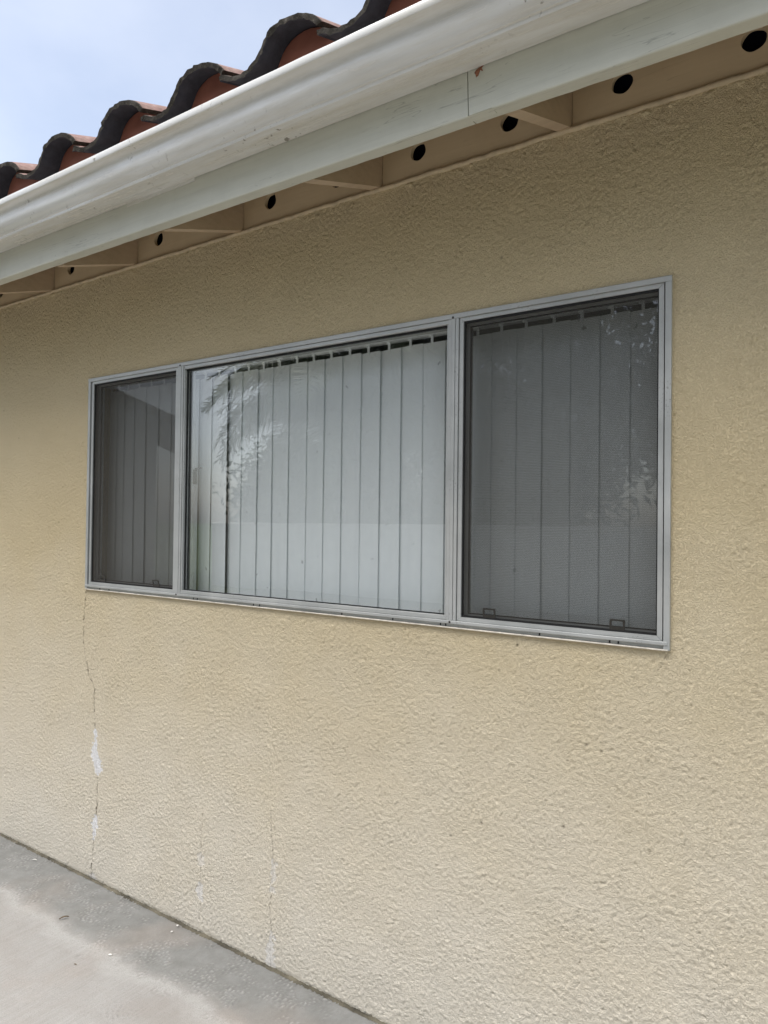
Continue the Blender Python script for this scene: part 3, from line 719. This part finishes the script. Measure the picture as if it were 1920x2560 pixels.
# mullions: three ribs each
for mxc in (M1, M2):
    mu = MB()
    for a, b_, yy in ((-0.0165, -0.0062, -0.0080), (-0.0056, 0.0052, -0.0096), (0.0064, 0.0165, -0.0084)):
        mu.box(mxc+a, mxc+b_, yy, 0.040, zb+0.0232, zt-0.0148, 0.0008)
    mu.box(mxc-0.0165, mxc+0.0165, 0.0, 0.055, zb+0.0232, zt-0.0148, 0)
    wp(mu, 'mullion', ALU)
    for zs_, s_ in ((zt-0.0115, 1), (zb+0.0185, -1)):
        sw = MB(); yk = -0.0089 if s_ > 0 else -0.0104
        sw.tube([(mxc-0.002, yk, zs_), (mxc-0.002, yk-0.0012, zs_), (mxc-0.002, yk-0.0018, zs_)], [0.0036, 0.0034, 0.0022], 12); wp(sw, 'screw', STEEL)
def mitre(name_r, name_s, m, x0, x1, z0, z1, w_, y0_, y1_, gp=0.0004, ws=None):
    ws = ws or w_
    for nm, poly in ((name_r, [(x0+gp, z1), (x1-gp, z1), (x1-ws-gp, z1-w_), (x0+ws+gp, z1-w_)]), (name_r, [(x0+gp, z0), (x0+ws+gp, z0+w_), (x1-ws-gp, z0+w_), (x1-gp, z0)]),
                     (name_s, [(x0, z0+gp), (x0, z1-gp), (x0+ws, z1-w_-gp), (x0+ws, z0+w_+gp)]), (name_s, [(x1, z0+gp), (x1-ws, z0+w_+gp), (x1-ws, z1-w_-gp), (x1, z1-gp)])):
        mb = MB(); mb.prism_y(poly, y0_, y1_); wp(mb, nm, m)
iz0, iz1 = zb+0.0232, zt-0.0150
# fixed centre pane: glazing bead, gasket, glass
cx0, cx1 = M1+0.0175, M2-0.0172
bar('glazing_bead', ALU, cx0, cx1, -0.0055, 0.02, iz1-0.0128, iz1-0.0004)
bar('glazing_bead', ALU, cx0, cx1, -0.0065, 0.02, iz0+0.0002, iz0+0.0128)
bar('glazing_bead', ALU, cx0, cx0+0.0058, -0.0055, 0.02, iz0+0.0132, iz1-0.0132)
bar('glazing_bead', ALU, cx1-0.0058, cx1, -0.0055, 0.02, iz0+0.0132, iz1-0.0132)
gk = MB(); a0, a1, c0, c1 = cx0+0.0062, cx1-0.0062, iz0+0.0132, iz1-0.0132
gk.box(a0, a1, 0.005, 0.0115, c0, c0+0.0028); gk.box(a0, a1, 0.004, 0.0115, c1-0.0060, c1); gk.box(a0, a0+0.0035, 0.005, 0.0115, c0+0.003, c1-0.0062); gk.box(a1-0.0028, a1, 0.005, 0.0115, c0+0.003, c1-0.0062)
wp(gk, 'gasket', RUBBER)
bar('glass_pane', GLASS, cx0+0.004, cx1-0.004, 0.012, 0.0155, iz0+0.010, iz1-0.010, 0)
# sliders: sash, glass and outside insect screen
for sx0, sx1, gl_, gr_ in ((jw+0.0078, M1-0.0180, 0.0078, 0.0), (M2+0.0188, W-jw-0.0034, 0.0, 0.0034)):
    z0_, z1_ = iz0+0.0004, iz1-0.0002
    mitre('screen_rail', 'screen_stile', ALU, sx0, sx1, z0_, z1_, 0.0112, -0.0045, 0.0065, ws=0.0124)
    x0_, x1_, y_ = sx0+0.0128, sx1-0.0128, 0.0
    gk = MB(); za, zz_ = z0_+0.0114, z1_-0.0114
    t_ = 0.0052
    gk.box(x0_-0.0003, x1_+0.0003, -0.0005, 0.006, zz_-t_, zz_); gk.box(x0_-0.0003, x1_+0.0003, -0.0005, 0.006, za, za+t_)
    gk.box(x0_-0.0003, x0_+0.0034, -0.0005, 0.006, za+t_, zz_-t_); gk.box(x1_-0.0034, x1_+0.0003, -0.0005, 0.006, za+t_, zz_-t_)
    wp(gk, 'spline', RUBBER)
    ms = MB(); ms.add([(x0_+0.003, 0.003, za+0.004), (x1_-0.003, 0.003, za+0.004), (x1_-0.003, 0.003, zz_-0.004), (x0_+0.003, 0.003, zz_-0.004)], [(0, 1, 2, 3)])
    wp(ms, 'screen_mesh', SCREEN)
    mitre('sash_rail', 'sash_stile', ALU, sx0-0.004, sx1+0.004, z0_-0.004, z1_+0.003, 0.022, 0.026, 0.046, ws=0.021)
    sk = MB(); sa, sb, sc_, sd_ = sx0+0.0172, sx1-0.0172, z0_+0.0182, z1_-0.0192
    sk.box(sa, sb, 0.028, 0.034, sc_, sc_+0.003); sk.box(sa, sb, 0.028, 0.034, sd_-0.003, sd_); sk.box(sa, sa+0.003, 0.028, 0.034, sc_+0.003, sd_-0.003); sk.box(sb-0.003, sb, 0.028, 0.034, sc_+0.003, sd_-0.003)
    wp(sk, 'gasket', RUBBER)
    bar('glass_pane', GLASS, sx0+0.012, sx1-0.012, 0.035, 0.0385, z0_+0.012, z1_-0.012, 0)
    for xs0, xs1 in (((jw+0.0002, sx0-0.0002), (sx1+0.0002, M1-0.0167)) if sx0 < 1 else ((M2+0.0167, sx0-0.0002), (sx1+0.0002, W-jw-0.0002))):
        bar('gap_shade_strip', RUBBER, xs0, xs1, 0.0035, 0.02, iz0+0.0004, iz1-0.0004, 0)      # black backing strip added to paint shade into the slot beside the screen
    # pull tabs: a plate with a rounded window, leaning off the bottom of the screen
    left = sx0 < 1
    for xc in ((0.118, 0.476) if left else (1.948, 2.308)):
        pt = MB(); hw, hh = 0.0195, 0.0275; N = 6
        def rr(hw_, z0q, z1q, rd, n=4):
            pts = []
            for cx_, cz_, a_ in ((hw_-rd, z1q-rd, 0), (-hw_+rd, z1q-rd, 90), (-hw_+rd, z0q+rd, 180), (hw_-rd, z0q+rd, 270)):
                for q in range(n+1): t = R(a_+90*q/n); pts.append((cx_+rd*math.cos(t), cz_+rd*math.sin(t)))
            return pts
        outer = rr(hw, 0.0, hh, 0.0035); inn = rr(hw-0.0052, 0.0088, hh-0.0045, 0.0035); n = len(outer)
        vs = []
        for yy in (0.0, 0.0022):
            for x, z in outer+inn: vs.append((x+z*0.12, yy-z*0.30, z))
        q = 2*n; fs = []
        for k in range(n):
            j = (k+1) % n
            fs += [(k, j, n+j, n+k), (q+k, q+n+k, q+n+j, q+j), (k, q+k, q+j, j), (n+k, n+j, q+n+j, q+n+k)]
        pt.add([(xc+x, -0.0005+y, za+0.0045+z) for x, y, z in vs], fs); wp(pt, 'pull_tab', PULL)
# sash lock of the left slider seen through the centre pane
lk = MB(); lk.box(0.590, 0.617, 0.046, 0.060, 1.652, 1.742, 0.003); lk.box(0.596, 0.634, 0.046, 0.066, 1.664, 1.722, 0.004)
lk.tube([(0.612, 0.058, 1.716), (0.628, 0.062, 1.724), (0.648, 0.066, 1.729), (0.660, 0.067, 1.728)], [0.004, 0.0045, 0.004, 0.0015], 8); wp(lk, 'sash_lock', BRASS)

# ================================================================== BLIND inside the window
blind = empty('vertical_blind', (0, 0.10, 1.0)); tag(blind, 'white vertical vane blind hanging closed behind the window', 'blind')
def bp(mb, name, m, par=blind, smooth=False):
    o = mb.build(name, m, par, smooth); o.location = (0, -0.10, -1.0) if par == blind else (0, 0, 0); return o
hr = MB(); hr.prism_x([(0.074, 2.113), (0.078, 2.110), (0.118, 2.110), (0.122, 2.113), (0.122, 2.152), (0.074, 2.152)], -0.06, W+0.06); hro = bp(hr, 'headrail', VANE)
edges = [-0.02, 0.0585, 0.1134, 0.185, 0.2634, 0.3478, 0.4297, 0.512, 0.600, 0.6754, 0.7653, 0.8451, 0.9291, 1.0057, 1.0869, 1.1729, 1.252, 1.3312, 1.4123, 1.4914, 1.5739, 1.6576, 1.7395, 1.820, 1.8994, 1.9793, 2.0577, 2.1419, 2.2241, 2.3066, 2.388, 2.468]
g_ = random.Random(5)
for i, xe in enumerate(edges):
    nxt = edges[i+1]-xe if i+1 < len(edges) else 0.08
    prv = xe-edges[i-1] if i else 0.08
    w_ = 0.0915 if i in (2, 9, 11) else 0.0965; ang = R(5.2+g_.uniform(-1.2, 1.2)+(7 if i in (1, 2, 9, 11) else 0)); tw = R(g_.uniform(-1.6, 1.6))
    zb_, zt_ = 1.19, 2.0885+g_.uniform(-0.002, 0.002)
    vb = MB(); NX, NZ = 6, 8; vs = []
    for side in (0, 1):
        for kz in range(NZ+1):
            tz = kz/NZ; a_ = ang+tw*(tz-0.5)*2
            for kx in range(NX+1):
                q = kx/NX; s_ = (q-1)*w_; bow = 0.0032*(1-(2*q-1)**2)
                lx = s_*math.cos(a_)+bow*math.sin(a_); ly = -s_*math.sin(a_)-bow*math.cos(a_)+side*0.0011
                vs.append((xe+lx, 0.094+ly, zb_+(zt_-zb_)*tz))
    R_ = (NX+1); S_ = R_*(NZ+1); fs = []
    for kz in range(NZ):
        for kx in range(NX):
            a = kz*R_+kx; fs.append((a, a+1, a+R_+1, a+R_)); fs.append((S_+a+1, S_+a, S_+a+R_, S_+a+R_+1))
        a = kz*R_; fs.append((a, a+R_, S_+a+R_, S_+a)); a += NX; fs.append((a+R_, a, S_+a, S_+a+R_))
    for kx in range(NX): fs.append((kx, S_+kx, S_+kx+1, kx+1)); a = NZ*R_+kx; fs.append((a+1, S_+a+1, S_+a, a))
    vb.add(vs, fs); bp(vb, 'vane', VANE, smooth=False)
    xm = xe-0.5*w_*math.cos(ang); ym = 0.094+0.5*w_*math.sin(ang)
    hg = MB(); hg.box(xm-0.0045, xm+0.0045, ym-0.005, ym-0.002, 2.078, 2.112, 0.0006); hg.box(xm-0.010, xm+0.004, ym-0.006, ym, 2.1035, 2.1105, 0.0006); bp(hg, 'hanger', VANE, hro)

# ================================================================== small litter on the patio
LEAF_D = m_simple('dry_leaf', (0.13, 0.09, 0.05), 0.8, var=0.4, scale=120)
CHIP = m_simple('paint_flake', (0.72, 0.70, 0.66), 0.7, var=0.1, scale=120)
def leaf(name, x, y, L_, w_, rot, m, label, cat, curl=0.004):
    mb = MB(); N = 6; vs = []
    for k in range(N+1):
        t = k/N; hw = w_*math.sin(math.pi*min(1, max(0.02, t*0.97+0.02)))**0.8; zc = curl*math.sin(math.pi*t)
        for q in (-1, 0, 1): vs.append(((t-0.5)*L_, q*hw, zc+abs(q)*curl*0.7+0.0012))
    vs += [(a, b_, c-0.0008) for a, b_, c in vs]
    S_ = 3*(N+1); fs = []
    for k in range(N):
        for q in (0, 1): a = k*3+q; fs += [(a, a+1, a+4, a+3), (S_+a+1, S_+a, S_+a+3, S_+a+4)]
        a = k*3; fs += [(a, a+3, S_+a+3, S_+a), (a+5, a+2, S_+a+2, S_+a+5)]
    mb.add(vs, fs); o = mb.build(name, m, smooth=True); o.location = (x, y, 0.0005); o.rotation_euler = (0, 0, rot); tag(o, label, cat); return o
leaf('dry_leaf', 0.286, -0.252, 0.036, 0.0034, 1.25, LEAF_D, 'curled brown leaf on the patio where the grey strip turns pale', 'leaf')
leaf('dry_twig', 0.590, -0.394, 0.014, 0.0016, 0.1, LEAF_D, 'tiny dark twig lying out on the pale concrete', 'twig', 0.001)
leaf('dry_twig', -0.266, -0.060, 0.022, 0.0026, 0.5, CHIP, 'short pale twig on the patio close to the far wall base', 'twig', 0.002)
leaf('paint_flake', 0.636, -0.290, 0.014, 0.0048, 0.2, CHIP, 'white paint flake on pale concrete, farthest from the wall', 'paint flake', 0.001)
leaf('paint_flake', 0.689, -0.068, 0.009, 0.0034, 1.2, CHIP, 'white paint flake on the grey strip, farther from the wall of the close pair', 'paint flake', 0.001)
leaf('paint_flake', 0.672, -0.028, 0.010, 0.0042, 2.2, CHIP, 'white paint flake right against the foot of the wall', 'paint flake', 0.001)

# ================================================================== garden behind the photographer (mostly seen in the panes)
LEAF_P = m_leaf('palm_green', (0.035, 0.06, 0.018), (0.11, 0.14, 0.05))
LEAF_T = m_leaf('tree_green', (0.022, 0.042, 0.012), (0.075, 0.10, 0.03))
BARK = m_simple('bark_brown', (0.16, 0.125, 0.095), 0.9, var=0.35, scale=14, bmp=0.02, bscale=20)
def frond_mesh(seed, L_=2.3):
    g = random.Random(seed); mb = MB(); N = 12; pts = []
    droop = g.uniform(0.75, 1.1)
    for k in range(N+1):
        t = k/N; pts.append(Vector((L_*(t-0.18*droop*t*t*t), 0.05*math.sin(3*t+seed), L_*(0.42*t-0.80*droop*t*t*t))))
    mb.tube(pts, [0.022*(1-0.85*k/N)+0.003 for k in range(N+1)], 5)
    n = 84
    for i in range(n):
        t = 0.12+0.87*i/n; kf = t*N; k = min(int(kf), N-1); p = pts[k].lerp(pts[k+1], kf-k); d = (pts[k+1]-pts[k]).normalized()
        ll = (0.62*math.sin(math.pi*min(1, 0.18+0.80*t))+0.10)*g.uniform(0.85, 1.1)
        for s_ in (-1, 1):
            up = d.cross(Vector((0, s_, 0))).normalized(); up = up if up.z > 0 else -up
            q = (Vector((0, s_, 0))*0.85+d*0.55+up*g.uniform(-0.15, 0.35)).normalized()
            wv = d*0.011
            m_ = p+q*ll*0.55; e = p+q*ll*0.95+Vector((0, 0, -ll*g.uniform(0.2, 0.5)))
            mb.add([p-wv*0.5, p+wv*0.5, m_+wv, m_-wv, e], [(0, 1, 2, 3), (3, 2, 4)])
    return mb.mesh('frond', LEAF_P, fix=False)
fms = [frond_mesh(s_) for s_ in (1, 2, 3, 4)]
MIR = Vector((2.913, 1.90, 1.519)); KG = 1.6      # the garden lies farther off: same bearings, true size
def far(x, y, z=0.0): return MIR.x+KG*(x-MIR.x), MIR.y+KG*(y-MIR.y), MIR.z+KG*(z-MIR.z)
def palm(x, y, hgt, sc_, label, seed, nf=30):
    x, y, hgt = far(x, y, hgt); sc_ *= KG
    g = random.Random(seed); root = empty('palm_tree', (x, y, -0.05)); tag(root, label, 'palm tree', 'palms behind the photographer')
    tr = MB(); pts = [(0.08*math.sin(k*0.7), 0.05*math.cos(k*0.5)-0.05, hgt*k/8) for k in range(9)]
    tr.tube(pts, [0.22-0.06*k/8 for k in range(9)], 12); tr.build('trunk', BARK, root, smooth=True)
    for i in range(nf):
        o = link('frond', fms[i % 4], root); el = 64-72*(i/nf)+g.uniform(-6, 6)
        o.location = (pts[-1][0], pts[-1][1], hgt-0.05-0.15*i/nf); o.scale = (sc_*g.uniform(0.85, 1.1),)*3
        o.rotation_euler = (0, -R(el)*0.75, R(137.5*i+g.uniform(-10, 10)))
def tree(name, x, y, hgt, rad, z0, z1, nl, label, seed, group='trees behind the photographer'):
    x, y, z0 = far(x, y, z0); z1 = far(0, 0, z1)[2]; rad *= KG; z0 = max(z0, 0.3); nl = int(nl*1.5)
    g = np.random.default_rng(seed); root = empty(name, (x, y, -0.05)); tag(root, label, 'tree', group)
    tr = MB(); top = z0+0.35*(z1-z0)
    tr.tube([(0.05*math.sin(k), 0.04*math.cos(2*k), top*k/6) for k in range(7)], [0.2-0.015*k for k in range(7)], 9)
    for k in range(7):
        a = k*2.4+seed; e = Vector((math.cos(a)*rad*0.65, math.sin(a)*rad*0.65, z0+(z1-z0)*(0.35+0.5*((k*0.37) % 1)))); s0 = Vector((0, 0, top*(0.65+0.05*k)))
        tr.tube([s0, s0.lerp(e, 0.5)+Vector((0, 0, 0.15)), e], [0.06, 0.035, 0.012], 6)
    tr.build('trunk', BARK, root, smooth=True)
    nc = 46; th = g.uniform(0, 2*np.pi, nc); ph = g.uniform(-1, 1, nc); rr_ = g.uniform(0.35, 1.0, nc)**0.6
    cc = np.stack([rad*rr_*np.cos(th)*np.sqrt(1-ph**2*0.8), rad*rr_*np.sin(th)*np.sqrt(1-ph**2*0.8), 0.5*(z0+z1)+0.5*(z1-z0)*ph*rr_], -1)
    ci = g.integers(0, nc, nl); p = cc[ci]+g.normal(0, 1, (nl, 3))*rad*0.17
    d = g.normal(0, 1, (nl, 3)); d /= np.linalg.norm(d, axis=1)[:, None]; e = np.cross(d, g.normal(0, 1, (nl, 3))); e /= np.linalg.norm(e, axis=1)[:, None]
    L_ = g.uniform(0.08, 0.17, (nl, 1)); w_ = L_*0.36; nrm = np.cross(d, e)*L_*0.12
    V = np.stack([p-d*L_, p-e*w_+nrm, p+d*L_, p+e*w_+nrm], 1).reshape(-1, 3)
    me = bpy.data.meshes.new('crown'); me.from_pydata(V.tolist(), [], np.arange(nl*4).reshape(-1, 4).tolist()); me.materials.append(LEAF_T); link('crown', me, root)
palm(-3.5, -6.3, 2.95, 1.02, 'tall feather palm mirrored in the centre pane', 1, 46)
palm(-1.95, -6.9, 3.9, 0.95, 'second feather palm, mirrored towards the right of the centre pane', 2, 32)
tree('garden_tree', -1.0, -7.6, 6.2, 1.8, 1.2, 7.0, 11000, 'broad leafy tree mirrored in the left half of the right pane', 11)
tree('garden_tree', 1.5, -6.8, 6.0, 1.9, 0.9, 7.2, 13000, 'dense leafy tree mirrored in the right half of the right pane', 12)
tree('garden_tree', -3.9, -8.6, 4.2, 1.9, 0.5, 4.0, 15000, 'low round tree behind the palms in the centre pane reflection', 13)
tree('garden_tree', -6.7, -8.9, 3.0, 1.45, 0.3, 3.0, 12000, 'small rounded tree at the left of the centre pane reflection', 14)
tree('garden_tree', 4.0, -6.6, 6.0, 1.9, 0.9, 7.2, 10000, 'unseen leafy tree standing farthest right behind the photographer', 15)  # out of view; crown raised, as on the right-pane trees, to block low sky
# garden wall
BLOCK = m_simple('cream_block', (0.72, 0.70, 0.65), 0.9, var=0.15, scale=5, bmp=0.004, bscale=60)
gw = empty('garden_wall', (0, -10.6, 0)); tag(gw, 'low cream painted wall along the far side of the yard', 'wall')
for k_ in range(14):
    mb = MB(); mb.box(-1.15+0.004, 1.15-0.004, -0.1, 0.1, -0.06, 1.42, 0.01); o = mb.build('wall_panel', BLOCK, gw); o.location = (-10.0+2.3*k_, 0, 0)
mb = MB(); mb.box(-11.2, 21.1, -0.14, 0.14, 1.422, 1.50, 0.015); mb.build('coping', BLOCK, gw)
# neighbour's house with a gable end
nb = empty('neighbour_house', (-14.70, -6.96, 0)); nb.rotation_euler = (0, 0, R(-51.2)); tag(nb, 'dark tan neighbouring house with sloping gable roof, mirrored in the left pane', 'house')
NBW = m_simple('neighbour_stucco', (0.2, 0.165, 0.12), 0.9, var=0.1, scale=2, bmp=0.004, bscale=80)
NBR = m_simple('neighbour_roof', (0.09, 0.075, 0.065), 0.9, var=0.2, scale=6)
mb = MB(); rz, ex, ez_ = 3.64+4.1*0.4387, 4.0, 3.64
mb.prism_y([(-3.5, -0.06), (3.5, -0.06), (3.5, ez_+0.06), (0, rz-0.165), (-3.5, ez_+0.06)], -3.0, 3.0); mb.build('wall', NBW, nb)
mb = MB(); mb.prism_y([(0, rz), (ex+0.1, ez_), (ex+0.1, ez_-0.16), (0, rz-0.16)], -3.4, 3.4); mb.prism_y([(0, rz-0.001), (0, rz-0.161), (-ex-0.1, ez_-0.16), (-ex-0.1, ez_)], -3.4, 3.4); rfo = mb.build('roof', NBR, nb)
mb = MB(); mb.prism_y([(0, rz+0.01), (ex+0.12, ez_+0.01), (ex+0.12, ez_-0.2), (0, rz-0.2)], 3.402, 3.44); mb.build('barge_board', NBR, rfo)
for xw in (-2.0, 1.6):
    mb = MB(); mb.box(xw-0.6, xw+0.6, 3.001, 3.05, 1.0, 2.1, 0.01); o = mb.build('window_frame', ALU, nb)
    mb = MB(); mb.box(xw-0.53, xw+0.53, 3.052, 3.056, 1.07, 2.03); mb.build('window_pane', RUBBER, o)
